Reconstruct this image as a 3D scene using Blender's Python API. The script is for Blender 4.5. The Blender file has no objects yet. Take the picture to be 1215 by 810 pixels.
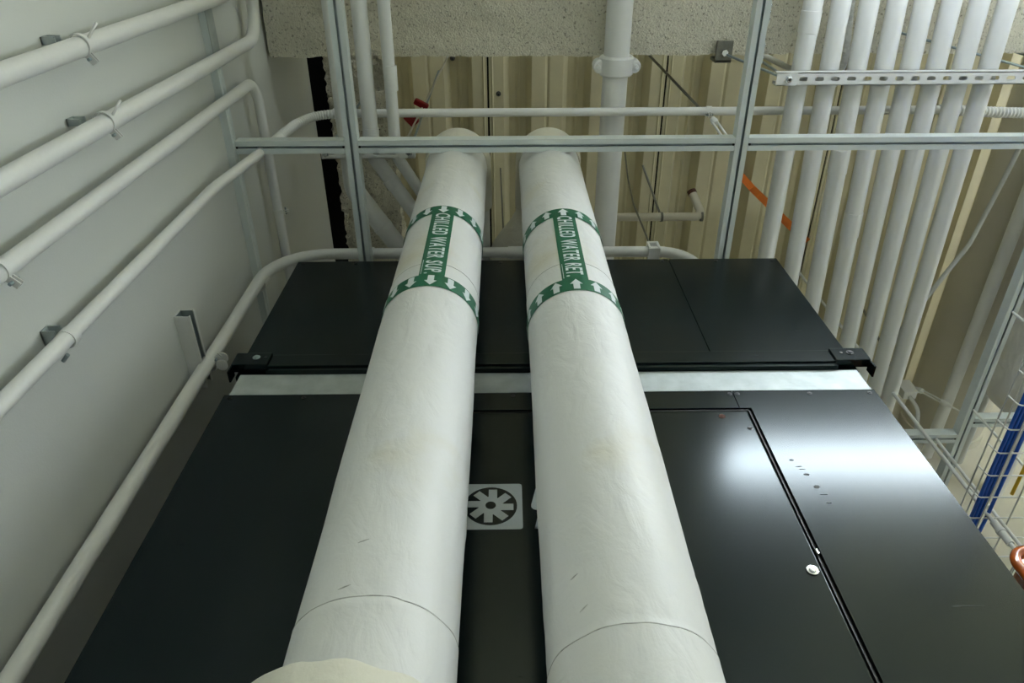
import bpy, bmesh, math, random
from math import sin, cos, pi, radians, sqrt, atan2
from mathutils import Vector, Matrix, noise
random.seed(7)
scene = bpy.context.scene
COL = scene.collection

# ------------------------------------------------------------------ materials
def new_mat(name):
    m = bpy.data.materials.new(name); m.use_nodes = True
    nt = m.node_tree
    return m, nt, nt.nodes['Principled BSDF'], nt.nodes['Material Output']

def mat(name, col, rough=.5, metal=0., spec=.5, var=.06, scale=8., bump=0., bscale=60., col2=None, detail=6., coat=0., rvar=0.):
    """painted / plain surface: colour broken up by noise, optional bump"""
    m, nt, b, out = new_mat(name)
    tc = nt.nodes.new('ShaderNodeTexCoord')
    n = nt.nodes.new('ShaderNodeTexNoise'); n.inputs['Scale'].default_value = scale; n.inputs['Detail'].default_value = detail
    nt.links.new(tc.outputs['Object'], n.inputs['Vector'])
    r = nt.nodes.new('ShaderNodeValToRGB')
    c2 = col2 or tuple(max(0, c*(1-2*var)) for c in col)
    r.color_ramp.elements[0].position = .3; r.color_ramp.elements[1].position = .7
    r.color_ramp.elements[0].color = (*c2, 1); r.color_ramp.elements[1].color = (*col, 1)
    nt.links.new(n.outputs['Fac'], r.inputs['Fac']); nt.links.new(r.outputs['Color'], b.inputs['Base Color'])
    b.inputs['Roughness'].default_value = rough; b.inputs['Metallic'].default_value = metal
    b.inputs['Specular IOR Level'].default_value = spec; b.inputs['Coat Weight'].default_value = coat
    if rvar:
        mr = nt.nodes.new('ShaderNodeMapRange'); mr.inputs['To Min'].default_value = rough-rvar; mr.inputs['To Max'].default_value = rough+rvar
        nt.links.new(n.outputs['Fac'], mr.inputs['Value']); nt.links.new(mr.outputs['Result'], b.inputs['Roughness'])
    if bump:
        n2 = nt.nodes.new('ShaderNodeTexNoise'); n2.inputs['Scale'].default_value = bscale; n2.inputs['Detail'].default_value = 8
        nt.links.new(tc.outputs['Object'], n2.inputs['Vector'])
        bp = nt.nodes.new('ShaderNodeBump'); bp.inputs['Strength'].default_value = bump; bp.inputs['Distance'].default_value = .01
        nt.links.new(n2.outputs['Fac'], bp.inputs['Height']); nt.links.new(bp.outputs['Normal'], b.inputs['Normal'])
    return m

M = {}
M['wall'] = mat('wall paint', (.60, .62, .59), .55, spec=.3, var=.02, scale=2, bump=.05, bscale=220)
M['white'] = mat('white pipe paint', (.72, .73, .71), .42, spec=.45, var=.03, scale=6, bump=.04, bscale=90)
M['white_dull'] = mat('dusty white pipe paint', (.55, .57, .55), .5, spec=.4, var=.05, scale=6, bump=.05, bscale=90)
M['strut'] = mat('pale grey strut paint', (.62, .68, .68), .38, spec=.5, var=.03, scale=12)
M['cream'] = mat('cream paint', (.60, .57, .47), .6, var=.04, scale=4, bump=.05, bscale=120)
M['deck'] = mat('cream metal deck paint', (.60, .55, .36), .5, spec=.4, var=.05, scale=9, bump=.12, bscale=260)
M['gap'] = mat('dark gap', (.012, .012, .009), .9, spec=.1)
M['galv'] = mat('galvanised steel', (.50, .55, .55), .64, metal=.7, var=.12, scale=25, rvar=.08)
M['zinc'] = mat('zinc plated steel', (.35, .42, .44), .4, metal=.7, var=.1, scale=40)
M['bolt'] = mat('bright bolt steel', (.7, .73, .74), .25, metal=1., var=.05, scale=40)
M['dkscrew'] = mat('black screw', (.012, .013, .014), .4, var=.1)
M['rubber'] = mat('black rubber gasket', (.006, .007, .007), .5, var=.1)
M['emblem'] = mat('grey emblem print', (.52, .57, .58), .5, var=.03)
M['emblem_dark'] = mat('black emblem print', (.004, .006, .006), .3, spec=.3, var=.03)
M['green'] = mat('green label vinyl', (.0015, .118, .056), .45, var=.05, scale=20)
M['letter'] = mat('pale label print', (.62, .68, .70), .4, var=.03)
M['blue'] = mat('blue cable jacket', (.006, .095, .52), .45, var=.08, scale=30)
M['yellow'] = mat('yellow cable jacket', (.72, .45, .01), .45, var=.06, scale=30)
M['orange'] = mat('orange strap', (.72, .17, .015), .5, var=.06, scale=30)
M['red'] = mat('red enamel', (.30, .006, .008), .35, var=.1, scale=30)
M['amber'] = mat('amber plastic', (.62, .13, .015), .12, spec=.7, var=.35, scale=14, coat=.5)
M['rust'] = mat('rusty pipe end', (.10, .03, .012), .7, var=.3, scale=80)
M['floor'] = mat('pale sealed floor', (.62, .63, .61), .4, var=.05, scale=1.5)
M['mark'] = mat('adhesive residue', (.16, .18, .19), .75, var=.4, scale=300)
M['seam'] = mat('grey jacket seam', (.50, .51, .49), .7, var=.2, scale=60)
M['rod'] = mat('dull steel rod', (.22, .22, .18), .5, metal=.5, var=.15, scale=60)
M['gap_shade'] = mat('black gap shade', (.015, .016, .016), .5)  # flat black standing in for shade in the wall-top gap

def jacket_mat(name, col, stain, amt):
    m, nt, b, out = new_mat(name)
    tc = nt.nodes.new('ShaderNodeTexCoord')
    n = nt.nodes.new('ShaderNodeTexNoise'); n.inputs['Scale'].default_value = 5; n.inputs['Detail'].default_value = 5
    nt.links.new(tc.outputs['Object'], n.inputs['Vector'])
    r = nt.nodes.new('ShaderNodeValToRGB'); r.color_ramp.elements[0].position = .56; r.color_ramp.elements[1].position = .80
    r.color_ramp.elements[0].color = (*col, 1); r.color_ramp.elements[1].color = (*stain, 1)
    nt.links.new(n.outputs['Fac'], r.inputs['Fac']); nt.links.new(r.outputs['Color'], b.inputs['Base Color'])
    b.inputs['Roughness'].default_value = .48; b.inputs['Specular IOR Level'].default_value = .4
    # glued cloth: fine weave plus broad brush wrinkles
    mp = nt.nodes.new('ShaderNodeMapping'); mp.inputs['Scale'].default_value = (1, 1, .55)
    nt.links.new(tc.outputs['Object'], mp.inputs['Vector'])
    n2 = nt.nodes.new('ShaderNodeTexNoise'); n2.inputs['Scale'].default_value = 22; n2.inputs['Detail'].default_value = 5; n2.inputs['Distortion'].default_value = 1.2
    nt.links.new(mp.outputs['Vector'], n2.inputs['Vector'])
    n3 = nt.nodes.new('ShaderNodeTexNoise'); n3.inputs['Scale'].default_value = 240; n3.inputs['Detail'].default_value = 2
    nt.links.new(tc.outputs['Object'], n3.inputs['Vector'])
    ad = nt.nodes.new('ShaderNodeMath'); ad.operation = 'MULTIPLY_ADD'; ad.inputs[1].default_value = .08
    nt.links.new(n3.outputs['Fac'], ad.inputs[0]); nt.links.new(n2.outputs['Fac'], ad.inputs[2])
    bp = nt.nodes.new('ShaderNodeBump'); bp.inputs['Strength'].default_value = amt; bp.inputs['Distance'].default_value = .01
    nt.links.new(ad.outputs['Value'], bp.inputs['Height']); nt.links.new(bp.outputs['Normal'], b.inputs['Normal'])
    return m
M['jacket'] = jacket_mat('white canvas pipe jacket', (.665, .675, .67), (.61, .585, .48), .26)
M['canvas'] = jacket_mat('cream canvas fitting cover', (.65, .635, .545), (.60, .56, .44), .35)

def black_mat():
    m, nt, b, out = new_mat('black powder coat')
    tc = nt.nodes.new('ShaderNodeTexCoord')
    b.inputs['Base Color'].default_value = (.0016, .0050, .0056, 1)
    b.inputs['Specular IOR Level'].default_value = .30; b.inputs['Specular Tint'].default_value = (.82, .97, 1, 1)
    n = nt.nodes.new('ShaderNodeTexNoise'); n.inputs['Scale'].default_value = 3; n.inputs['Detail'].default_value = 6
    nt.links.new(tc.outputs['Object'], n.inputs['Vector'])
    mr = nt.nodes.new('ShaderNodeMapRange'); mr.inputs['To Min'].default_value = .17; mr.inputs['To Max'].default_value = .22
    nt.links.new(n.outputs['Fac'], mr.inputs['Value']); nt.links.new(mr.outputs['Result'], b.inputs['Roughness'])
    # a few thin scuffs in the coat
    mp = nt.nodes.new('ShaderNodeMapping'); mp.inputs['Rotation'].default_value = (0, .6, 0); mp.inputs['Scale'].default_value = (3, 3, 40)
    nt.links.new(tc.outputs['Object'], mp.inputs['Vector'])
    n2 = nt.nodes.new('ShaderNodeTexNoise'); n2.inputs['Scale'].default_value = 2.2; n2.inputs['Detail'].default_value = 3
    nt.links.new(mp.outputs['Vector'], n2.inputs['Vector'])
    r = nt.nodes.new('ShaderNodeValToRGB'); r.color_ramp.elements[0].position = .74; r.color_ramp.elements[1].position = .80
    r.color_ramp.elements[0].color = (.0016, .0050, .0056, 1); r.color_ramp.elements[1].color = (.04, .045, .047, 1)
    nt.links.new(n2.outputs['Fac'], r.inputs['Fac']); nt.links.new(r.outputs['Color'], b.inputs['Base Color'])
    n3 = nt.nodes.new('ShaderNodeTexNoise'); n3.inputs['Scale'].default_value = 260
    nt.links.new(tc.outputs['Object'], n3.inputs['Vector'])
    bp = nt.nodes.new('ShaderNodeBump'); bp.inputs['Strength'].default_value = .012; bp.inputs['Distance'].default_value = .001
    nt.links.new(n3.outputs['Fac'], bp.inputs['Height']); nt.links.new(bp.outputs['Normal'], b.inputs['Normal'])
    return m
M['black'] = black_mat()

def fireproof_mat():
    m, nt, b, out = new_mat('sprayed fireproofing')
    tc = nt.nodes.new('ShaderNodeTexCoord')
    n = nt.nodes.new('ShaderNodeTexNoise'); n.inputs['Scale'].default_value = 95; n.inputs['Detail'].default_value = 4; n.inputs['Roughness'].default_value = .65
    nt.links.new(tc.outputs['Object'], n.inputs['Vector'])
    r = nt.nodes.new('ShaderNodeValToRGB'); r.color_ramp.elements[0].position = .30; r.color_ramp.elements[1].position = .44
    r.color_ramp.elements[0].color = (.20, .19, .14, 1); r.color_ramp.elements[1].color = (.68, .65, .53, 1)
    nt.links.new(n.outputs['Fac'], r.inputs['Fac']); nt.links.new(r.outputs['Color'], b.inputs['Base Color'])
    b.inputs['Roughness'].default_value = .95; b.inputs['Specular IOR Level'].default_value = .1
    n2 = nt.nodes.new('ShaderNodeTexNoise'); n2.inputs['Scale'].default_value = 150; n2.inputs['Detail'].default_value = 5
    nt.links.new(tc.outputs['Object'], n2.inputs['Vector'])
    bp = nt.nodes.new('ShaderNodeBump'); bp.inputs['Strength'].default_value = .9; bp.inputs['Distance'].default_value = .012
    nt.links.new(n2.outputs['Fac'], bp.inputs['Height']); nt.links.new(bp.outputs['Normal'], b.inputs['Normal'])
    return m
M['fire'] = fireproof_mat()

def lamp_mat(strength):
    m, nt, b, out = new_mat('lamp diffuser')
    b.inputs['Base Color'].default_value = (.9, .9, .9, 1)
    b.inputs['Emission Color'].default_value = (.90, .985, 1.06, 1)
    b.inputs['Emission Strength'].default_value = strength
    return m
M['lamp'] = lamp_mat(60.); M['lamp_up'] = lamp_mat(8.)
M['lamp_far'] = lamp_mat(15.); M['lamp_far_up'] = lamp_mat(74.)  # for added lamps out of view; strong uplight brightens the deck
M['lamp_side'] = lamp_mat(14.); M['lamp_side_up'] = lamp_mat(48.)  # for the added side lamps, also there to light the deck

# ------------------------------------------------------------------ mesh building
class MB:
    def __init__(s): s.bm = bmesh.new()
    def box(s, x0, x1, y0, y1, z0, z1, bev=0.):
        bm = bmesh.new()
        r = bmesh.ops.create_cube(bm, size=1)
        for v in r['verts']:
            v.co = Vector((x0+(v.co.x+.5)*(x1-x0), y0+(v.co.y+.5)*(y1-y0), z0+(v.co.z+.5)*(z1-z0)))
        if bev: bmesh.ops.bevel(bm, geom=bm.edges[:], offset=bev, segments=2, affect='EDGES', profile=.6)
        s.merge(bm); return s
    def merge(s, bm, mx=None):
        if mx: bmesh.ops.transform(bm, matrix=mx, verts=bm.verts)
        me = bpy.data.meshes.new('tmp'); bm.to_mesh(me); bm.free(); s.bm.from_mesh(me); bpy.data.meshes.remove(me)
    def rings(s, rings, close=True, caps=True, smooth=True):
        """skin a list of vertex rings"""
        bm = s.bm; R = [[bm.verts.new(p) for p in ring] for ring in rings]
        n = len(R[0])
        for a, b in zip(R, R[1:]):
            for i in range(n if close else n-1):
                f = bm.faces.new((a[i], a[(i+1) % n], b[(i+1) % n], b[i])); f.smooth = smooth
        if caps:
            for ring in (R[0], R[-1]):
                f = bm.faces.new(ring); f.smooth = False
                for e in f.edges: e.smooth = False
        return s
    def tube(s, pts, r, seg=16, caps=True, rfun=None):
        pts = [Vector(p) for p in pts]; rings = []; n = len(pts)
        t0 = (pts[1]-pts[0]).normalized(); u = t0.orthogonal().normalized()
        prev = t0
        for i, p in enumerate(pts):
            t = (pts[min(i+1, n-1)]-pts[max(i-1, 0)]).normalized()
            q = prev.rotation_difference(t); u = q @ u; u = (u-t*u.dot(t)).normalized(); prev = t
            w = t.cross(u); rr = rfun(i) if rfun else r
            rings.append([p+(u*cos(a)+w*sin(a))*rr for a in [2*pi*k/seg for k in range(seg)]])
        return s.rings(rings, True, caps)
    def cyl(s, p0, p1, r, seg=16, r1=None):
        return s.tube([p0, p1], r, seg, True, (lambda i: r if i == 0 else (r1 if r1 is not None else r)))
    def lathe(s, o, axis, prof, seg=24, caps=True):
        """prof: list of (distance along axis, radius)"""
        o = Vector(o); a = Vector(axis).normalized(); u = a.orthogonal().normalized(); w = a.cross(u)
        return s.rings([[o+a*d+(u*cos(k*2*pi/seg)+w*sin(k*2*pi/seg))*r for k in range(seg)] for d, r in prof], True, caps)
    def prism(s, poly, p0, p1, ua, va):
        """extrude a 2-D polygon (u,v) from p0 to p1"""
        ua, va = Vector(ua), Vector(va); p0, p1 = Vector(p0), Vector(p1)
        return s.rings([[p+ua*u+va*v for u, v in poly] for p in (p0, p1)], True, True, False)
    def build(s, name, m, parent=None, loc=None):
        bmesh.ops.recalc_face_normals(s.bm, faces=s.bm.faces[:]); s.bm.normal_update()
        for e in s.bm.edges:
            if len(e.link_faces) == 2 and e.calc_face_angle(0) > .66: e.smooth = False
        if parent is not None: L = parent['_o'].copy() if False else Vector(ORIG[parent.name])
        elif loc is not None: L = Vector(loc)
        else:
            c = [v.co for v in s.bm.verts]
            L = Vector(((min(v.x for v in c)+max(v.x for v in c))/2, (min(v.y for v in c)+max(v.y for v in c))/2, min(v.z for v in c)))
        bmesh.ops.translate(s.bm, verts=s.bm.verts, vec=-L)
        me = bpy.data.meshes.new(name); s.bm.to_mesh(me); s.bm.free()
        me.materials.append(M[m] if isinstance(m, str) else m)
        o = bpy.data.objects.new(name, me); COL.objects.link(o)
        if parent is not None: o.parent = parent
        else: o.location = L
        ORIG[o.name] = tuple(L)
        return o
ORIG = {}

def fillet(pts, R, n=8):
    """polyline with rounded corners; R a number or one per inner corner"""
    pts = [Vector(p) for p in pts]; out = [pts[0]]
    for i in range(1, len(pts)-1):
        r = R[i-1] if isinstance(R, (list, tuple)) else R
        a, b, c = pts[i-1], pts[i], pts[i+1]
        d1, d2 = (a-b).normalized(), (c-b).normalized(); ang = d1.angle(d2)
        if ang > pi-.02: out.append(b); continue
        t = min(r/math.tan(ang/2), (a-b).length*.49, (c-b).length*.49); rr = t*math.tan(ang/2)
        cen = b+(d1+d2).normalized()*(rr/sin(ang/2)); s, e = b+d1*t-cen, b+d2*t-cen
        for k in range(n+1):
            th = s.angle(e)*k/n; ax = s.cross(e).normalized()
            out.append(cen+Matrix.Rotation(th, 3, ax) @ s)
    out.append(pts[-1]); return out

def thing(name, label, cat, loc, group=None):
    o = bpy.data.objects.new(name, None); COL.objects.link(o); o.location = loc; o.empty_display_size = .1
    ORIG[o.name] = tuple(loc); o['label'] = label; o['category'] = cat
    if group: o['group'] = group
    return o
def tag(o, label, cat, group=None):
    o['label'] = label; o['category'] = cat
    if group: o['group'] = group
    return o
def struct(o, label=None, cat=None):
    o['kind'] = 'structure'
    if label: o['label'] = label; o['category'] = cat
    return o
def ppart(o, label): o['label'] = label; return o

# ================================================================== SETTING
XW = -.875
w = MB().box(XW-.13, XW, -6, 2.75, 0, 5.02).box(XW-.13, XW, -6, .52, 5.02, 5.49).build('wall_left', 'wall'); struct(w, 'pale grey painted wall on the left carrying five conduits', 'wall')
w = MB().box(-1.75, 7, 2.75, 2.9, 0, 5.6).build('wall_back', 'cream'); struct(w, 'cream wall beyond the black unit, behind the cable basket', 'wall')
w = MB().box(7, 7.15, -6, 2.9, 0, 5.6).build('wall_right', 'wall'); struct(w, 'pale wall far out of frame on the right', 'wall')
w = MB().box(-1.75, 7.15, -6.15, -6, 0, 5.6).build('wall_rear', 'wall'); struct(w, 'pale wall behind the viewer', 'wall')
w = MB().box(-1.10, -1.02, -6.15, 2.9, 4.0, 5.6).build('wall_gap_shade', 'gap_shade'); struct(w, 'black wall added beyond the left wall as shade in the gap', 'wall')  # added and coloured black so the gap over the left wall looks unlit
w = MB().box(-1.9, 7.15, -6.15, 2.9, -.1, 0).build('floor', 'floor'); struct(w, 'pale sealed concrete floor of the plant room', 'floor')

# fluted metal deck, flutes running away from the viewer; a dark seam every 0.91 m
def deck():
    zb, zt = 5.5, 5.575; pitch = .9135/3; prof = []; seams = []
    x = -.0885-.9135*2; k = 0
    while x < 7.3:
        if k % 3 == 0:
            seams.append(x)
            prof += [(x-.08, zb), (x-.028, zb), (x-.022, zb-.006), (x-.016, zb), (x-.005, zb), (x-.005, zb+.03), (x+.005, zb+.03), (x+.005, zb), (x+.016, zb), (x+.022, zb-.006), (x+.028, zb), (x+.08, zb)]
        else:
            prof += [(x-.08, zb), (x-.012, zb), (x, zb+.008), (x+.012, zb), (x+.08, zb)]
        c = x+pitch/2
        prof += [(x+.108, zt), (c-.012, zt), (c, zt-.009), (c+.012, zt), (x+pitch-.108, zt)]
        x += pitch; k += 1
    b = MB(); b.rings([[Vector((px, y, pz)) for px, pz in prof] for y in (-6.1, 2.8)], False, False, False)
    o = b.build('ceiling', 'deck', None, (0, 0, 0)); struct(o, 'cream fluted metal deck ceiling with dark sheet seams', 'ceiling')
    b = MB()
    for s in seams: b.box(s-.0052, s+.0052, -6.1, 2.78, zb+.012, zb+.028)
    struct(b.build('deck_seam', 'gap', o)); del o.children[0]['kind']
deck()
w = MB().box(-1.9, 7.15, -6.15, 2.9, 5.6, 5.7).build('trim_1', 'cream'); struct(w, 'slab over the metal deck', 'ceiling')

w = MB().box(-1.02, -.745, .53, 2.745, 5.25, 5.495).build('trim_gap_shade', 'gap_shade'); struct(w, 'black box added as shade in the gap above the left wall', 'wall')  # black filler put in to hide the lit deck and darken the gap
# beams in sprayed fireproofing: rough lumpy box girders
def rough_beam(name, x0, x1, y0, y1, z0, z1, step, amp, web):
    b = MB(); bm = b.bm
    def grid(o, u, v, nu, nv):
        g = [[bm.verts.new(o+u*(i/nu)+v*(j/nv)) for j in range(nv+1)] for i in range(nu+1)]
        for i in range(nu):
            for j in range(nv):
                bm.faces.new((g[i][j], g[i+1][j], g[i+1][j+1], g[i][j+1])).smooth = True
    X, Y, Z = Vector((x1-x0, 0, 0)), Vector((0, y1-y0, 0)), Vector((0, 0, z1-z0)); o = Vector((x0, y0, z0))
    nx, ny, nz = [max(2, int(d/step)) for d in (x1-x0, y1-y0, z1-z0)]
    grid(o, X, Y, nx, ny); grid(o+Z, X, Y, nx//4+1, ny//4+1)
    grid(o, X, Z, nx, nz); grid(o+Y, X, Z, nx, nz); grid(o, Y, Z, ny, nz); grid(o+X, Y, Z, ny, nz)
    bmesh.ops.remove_doubles(bm, verts=bm.verts, dist=1e-4)
    bmesh.ops.recalc_face_normals(bm, faces=bm.faces)
    bm.normal_update()
    for v in bm.verts:
        p = v.co.copy()
        d = noise.noise(p*38)*.55+noise.noise(p*11)*.7+noise.noise(p*90)*.3
        v.co += v.normal*d*amp
    b.box(*web)
    return b.build(name, 'fire')
o = rough_beam('ceiling_beam', XW+.012, 4.2, .10, .512, 4.45, 4.60, .013, .010, (XW+.02, 4.2, .22, .40, 4.58, 4.93))
tag(o, 'broad beam in rough sprayed fireproofing crossing the top of the picture', 'beam', )
o = rough_beam('ceiling_beam', -.822, -.535, .53, 2.74, 5.10, 5.22, .012, .026, (-.74, -.63, .53, 2.74, 5.2, 5.52))
tag(o, 'narrow rough fireproofed beam running along the top of the left wall', 'beam')
# beam clamp under the broad beam
t = thing('beam_clamp', 'grey steel clamp gripping the broad beam edge beside the slotted channel', 'clamp', (.80, .50, 4.43))
MB().box(.77, .83, .46, .535, 4.425, 4.437, .002).box(.77, .83, .525, .537, 4.425, 4.50, .002).build('clamp_plate', 'rod', t)
MB().cyl((.80, .50, 4.41), (.80, .50, 4.425), .012, 6).build('bolt', 'bolt', t)

# ================================================================== COOLING UNIT
UX0, UX1, UY = -.664, .862, 1.0
unit = thing('cooling_unit', 'big black cooling unit with glossy panels behind the two white pipes', 'cooling unit', (.1, 1.45, 0))
MB().box(UX0, UX1, UY+.012, 1.93, 0, 3.006).build('cabinet_body', 'black', unit)
MB().box(UX0, UX1, UY+.004, 1.93, 3.085, 3.732, .002).build('plenum_body', 'black', unit)
MB().box(UX0, .5155, UY, UY+.004, 3.14, 3.732, .0012).build('plenum_panel', 'black', unit)
MB().box(.5175, UX1, UY, UY+.004, 3.14, 3.732, .0012).build('plenum_panel', 'black', unit)
ppart(MB().box(UX0+.012, UX1-.006, UY+.001, 1.93, 3.004, 3.09).box(UX0+.012, UX1-.006, UY-.0015, UY+.002, 3.004, 3.012, .0007).build('flange_strip', 'galv', unit), 'bare galvanised steel strip')
rail = MB().box(-.59, .81, .985, UY, 3.106, 3.156, .002).box(-.59, .81, .990, UY, 3.092, 3.108).build('rail', 'black', unit)
for x0, x1, bx in ((-.676, -.588, -.622), (.808, .893, .853)):
    br = MB().box(x0, x1, .980, UY+.003, 3.104, 3.158, .002).box(*((x0, x0+.004) if x0 < 0 else (x1-.004, x1)), .982, UY+.012, 3.074, 3.106).build('rail_bracket', 'black', unit)
    MB().lathe((bx, .981, 3.136), (0, -1, 0), [(0, .0095), (.002, .0095), (.0022, .0055), (.005, .0055)], 12).build('bolt', 'dkscrew' if x0 > 0 else 'zinc', br)
    MB().cyl((bx+(.022 if x0 < 0 else -.022), .981, 3.136), (bx+(.022 if x0 < 0 else -.022), .979, 3.136), .004, 8).build('bolt_hole', 'dkscrew', br)
# lower front: fixed panels around a recessed access door
DX0, DX1, DZ = -.20, .553, 2.938
MB().box(UX0, DX0, UY, UY+.012, .05, 3.006, .0012).build('side_panel', 'black', unit)
MB().box(DX0+.001, .5255, UY, UY+.012, DZ, 3.006, .0012).build('head_panel', 'black', unit)
b = MB(); b.prism([(.5275, 3.006), (.5275, DZ), (DX1, DZ), (DX1, .05), (UX1, .05), (UX1, 3.006)], (0, UY, 0), (0, UY+.012, 0), (1, 0, 0), (0, 0, 1)); b.build('side_panel', 'black', unit)
g = .014
door = MB().box(DX0+g, DX1-g, UY-.001, UY+.012, .08, DZ-g, .0016).build('access_door', 'black', unit)
MB().box(DX0, DX1, UY+.0085, UY+.0118, .05, DZ).build('door_gasket', 'rubber', unit)
b = MB()
for (x0, x1, z0, z1) in ((DX0+g*.42, DX1-g*.42, DZ-g*.62, DZ-g*.42), (DX1-g*.62, DX1-g*.42, .06, DZ-g*.5)):
    b.box(x0, x1, UY+.001, UY+.010, z0, z1)
b.build('gasket_lip', 'rubber', unit)
def screw(x, z, parent, m='dkscrew', r=.0045, y=UY):
    return MB().lathe((x, y, z), (0, -1, 0), [(-.001, r*1.25), (.001, r*1.25), (.0012, r*.8), (.0028, r*.7)], 10).build('screw', m, parent)
for x in (-.645, -.478, -.02, .495, .665, .843): screw(x, 3.716, unit)
for x in (-.646, -.475, .012, .518, .536, .705, .846): screw(x, 2.992, unit)
screw(.478, 2.905, door, 'rust', .006, UY-.001); screw(.528, 2.862, door, 'dkscrew', .005, UY-.001)
s = MB().lathe((.523, UY-.001, 2.468), (0, -1, 0), [(0, .0105), (.0022, .0105), (.0024, .006), (.005, .006), (.0054, .003)], 16).build('screw', 'bolt', door); ppart(s, 'bright washer-head screw')
MB().box(.545, .549, UY-.002, UY+.002, 2.505, 2.517, .0008).build('latch_tab', 'bolt', unit)
for x, z, sx, sz in ((.584, 2.757, .0065, .003), (.592, 2.737, .009, .0012), (.597, 2.729, .008, .0012), (.600, 2.713, .007, .004), (.607, 2.677, .008, .006), (.613, 2.655, .010, .0012), (.614, 2.632, .006, .003)):
    b = MB(); ph = random.uniform(0, 6)
    P = [(x+sx*cos(2*pi*k/14)*(.75+.35*noise.noise(Vector((k*.9, ph, 0)))), z+sz*sin(2*pi*k/14)*(.75+.35*noise.noise(Vector((k*.9, ph, 5))))) for k in range(14)]
    b.prism(P, (0, UY+.0004, 0), (0, UY-.0004, 0), (1, 0, 0), (0, 0, 1))
    b.build('label_residue', 'mark', unit)

# fan emblem and the two glimpses of the maker's lettering
def flat(polys, y, th=.0006):
    b = MB()
    for p in polys: b.prism(p, (0, y, 0), (0, y-th, 0), (1, 0, 0), (0, 0, 1))
    return b
def rrect(x0, x1, z0, z1, r, n=5):
    out = []
    for cx, cz, a0 in ((x1-r, z1-r, 0), (x0+r, z1-r, 90), (x0+r, z0+r, 180), (x1-r, z0+r, 270)):
        out += [(cx+r*cos(radians(a0+90*k/n)), cz+r*sin(radians(a0+90*k/n))) for k in range(n+1)]
    return out
ex, ez, es = -.0345, 2.6315, .0605
yd = UY-.001
em = flat([rrect(ex-es, ex+es, ez-es, ez+es, .006)], yd).build('fan_emblem', 'emblem', door)
ppart(em, 'pale square emblem with a black fan wheel')
R = .0505
circ = lambda r, n=40: [(ex+r*cos(2*pi*k/n), ez+r*sin(2*pi*k/n)) for k in range(n)]
flat([circ(R)], yd-.0005).build('fan_disc', 'black', em)
blades = []
for k in range(8):
    a = radians(90+45*k); ux, uz = cos(a), sin(a); nx, nz = -uz, ux; off = -.0040; hw = .0082; tip = .0435
    blades.append([(ex+ux*d+nx*(off+w_), ez+uz*d+nz*(off+w_)) for d, w_ in ((.006, -hw), (tip, -hw), (tip, hw), (.006, hw))])
for k, bl in enumerate(blades): flat([bl], yd-.0010-k*.00001).build('fan_blade', 'emblem', em)
flat([circ(.0235)], yd-.0013).build('fan_hub', 'emblem', em)
flat([circ(.0100)], yd-.0017).build('hub_hole', 'black', em)
sk = lambda pts, x, z: [(x+px+.22*pz, z+pz) for px, pz in pts]
lt = flat([sk(rrect(0, .075, 0, .070, .014), .040, 2.620)], yd).build('emblem_lettering', 'emblem', door)
flat([sk(rrect(.022, .055, .018, .052, .008), .042, 2.620)], yd-.0005).build('letter_counter', 'emblem_dark', lt)
flat([sk([(0, 0), (.0045, 0), (.0045, .030), (0, .030)], .0475, 2.572), sk([(0, 0), (.022, 0), (.022, .0045), (0, .0045)], .0475, 2.572), sk([(0, .0255), (.022, .0255), (.022, .030), (0, .030)], .0475, 2.572), sk([(.0175, 0), (.022, 0), (.022, .030), (.0175, .030)], .0475, 2.572)], yd).build('emblem_lettering', 'emblem', door)

# ================================================================== CHILLED WATER PIPES
PR = .1035
def jacket_radius(a, z, seams, seed):
    r0 = PR - .0006*sum(1 for q in seams if z > q)
    d = noise.noise(Vector((cos(a)*2.2, sin(a)*2.2, z*3.2+seed)))*.0016+noise.noise(Vector((cos(a)*5, sin(a)*5, z*9+seed)))*.0008
    e = noise.noise(Vector((cos(a)*9, sin(a)*9, z*26+seed*2)))
    d += max(0, noise.noise(Vector((cos(a)*2.6, sin(a)*2.6, z*4-seed)))-.08)*abs(e)*.005
    return r0+d*(.3 if 2.9 < z < 3.46 else 1)
def jacket(cx, cy, z0, z1, seams, seed):
    b = MB(); seg = 72
    zs = sorted([z0+(z1-z0)*k/260 for k in range(261)]+[q-.0004 for q in seams]+[q+.0004 for q in seams])
    b.rings([[(cx+jacket_radius(2*pi*k/seg, z, seams, seed)*sin(2*pi*k/seg), cy-jacket_radius(2*pi*k/seg, z, seams, seed)*cos(2*pi*k/seg), z) for k in range(seg)] for z in zs]); return b
def jacket_seam(cx, cy, z, seams, seed, parent):
    b = MB(); seg = 120; rings = []
    for dz, dr in ((-.0008, -.001), (-.0008, .0003), (.0005, .0003), (.0005, -.001)):
        ring = []
        for k in range(seg):
            a = 2*pi*k/seg; r = jacket_radius(a, z-.001, seams, seed)+dr; w = noise.noise(Vector((cos(a)*2, sin(a)*2, z*7)))*.003
            ring.append((cx+r*sin(a), cy-r*cos(a), z+dz+w))
        rings.append(ring)
    b.rings(rings, True, False); return b.build('jacket_seam', 'seam', parent)

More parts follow.
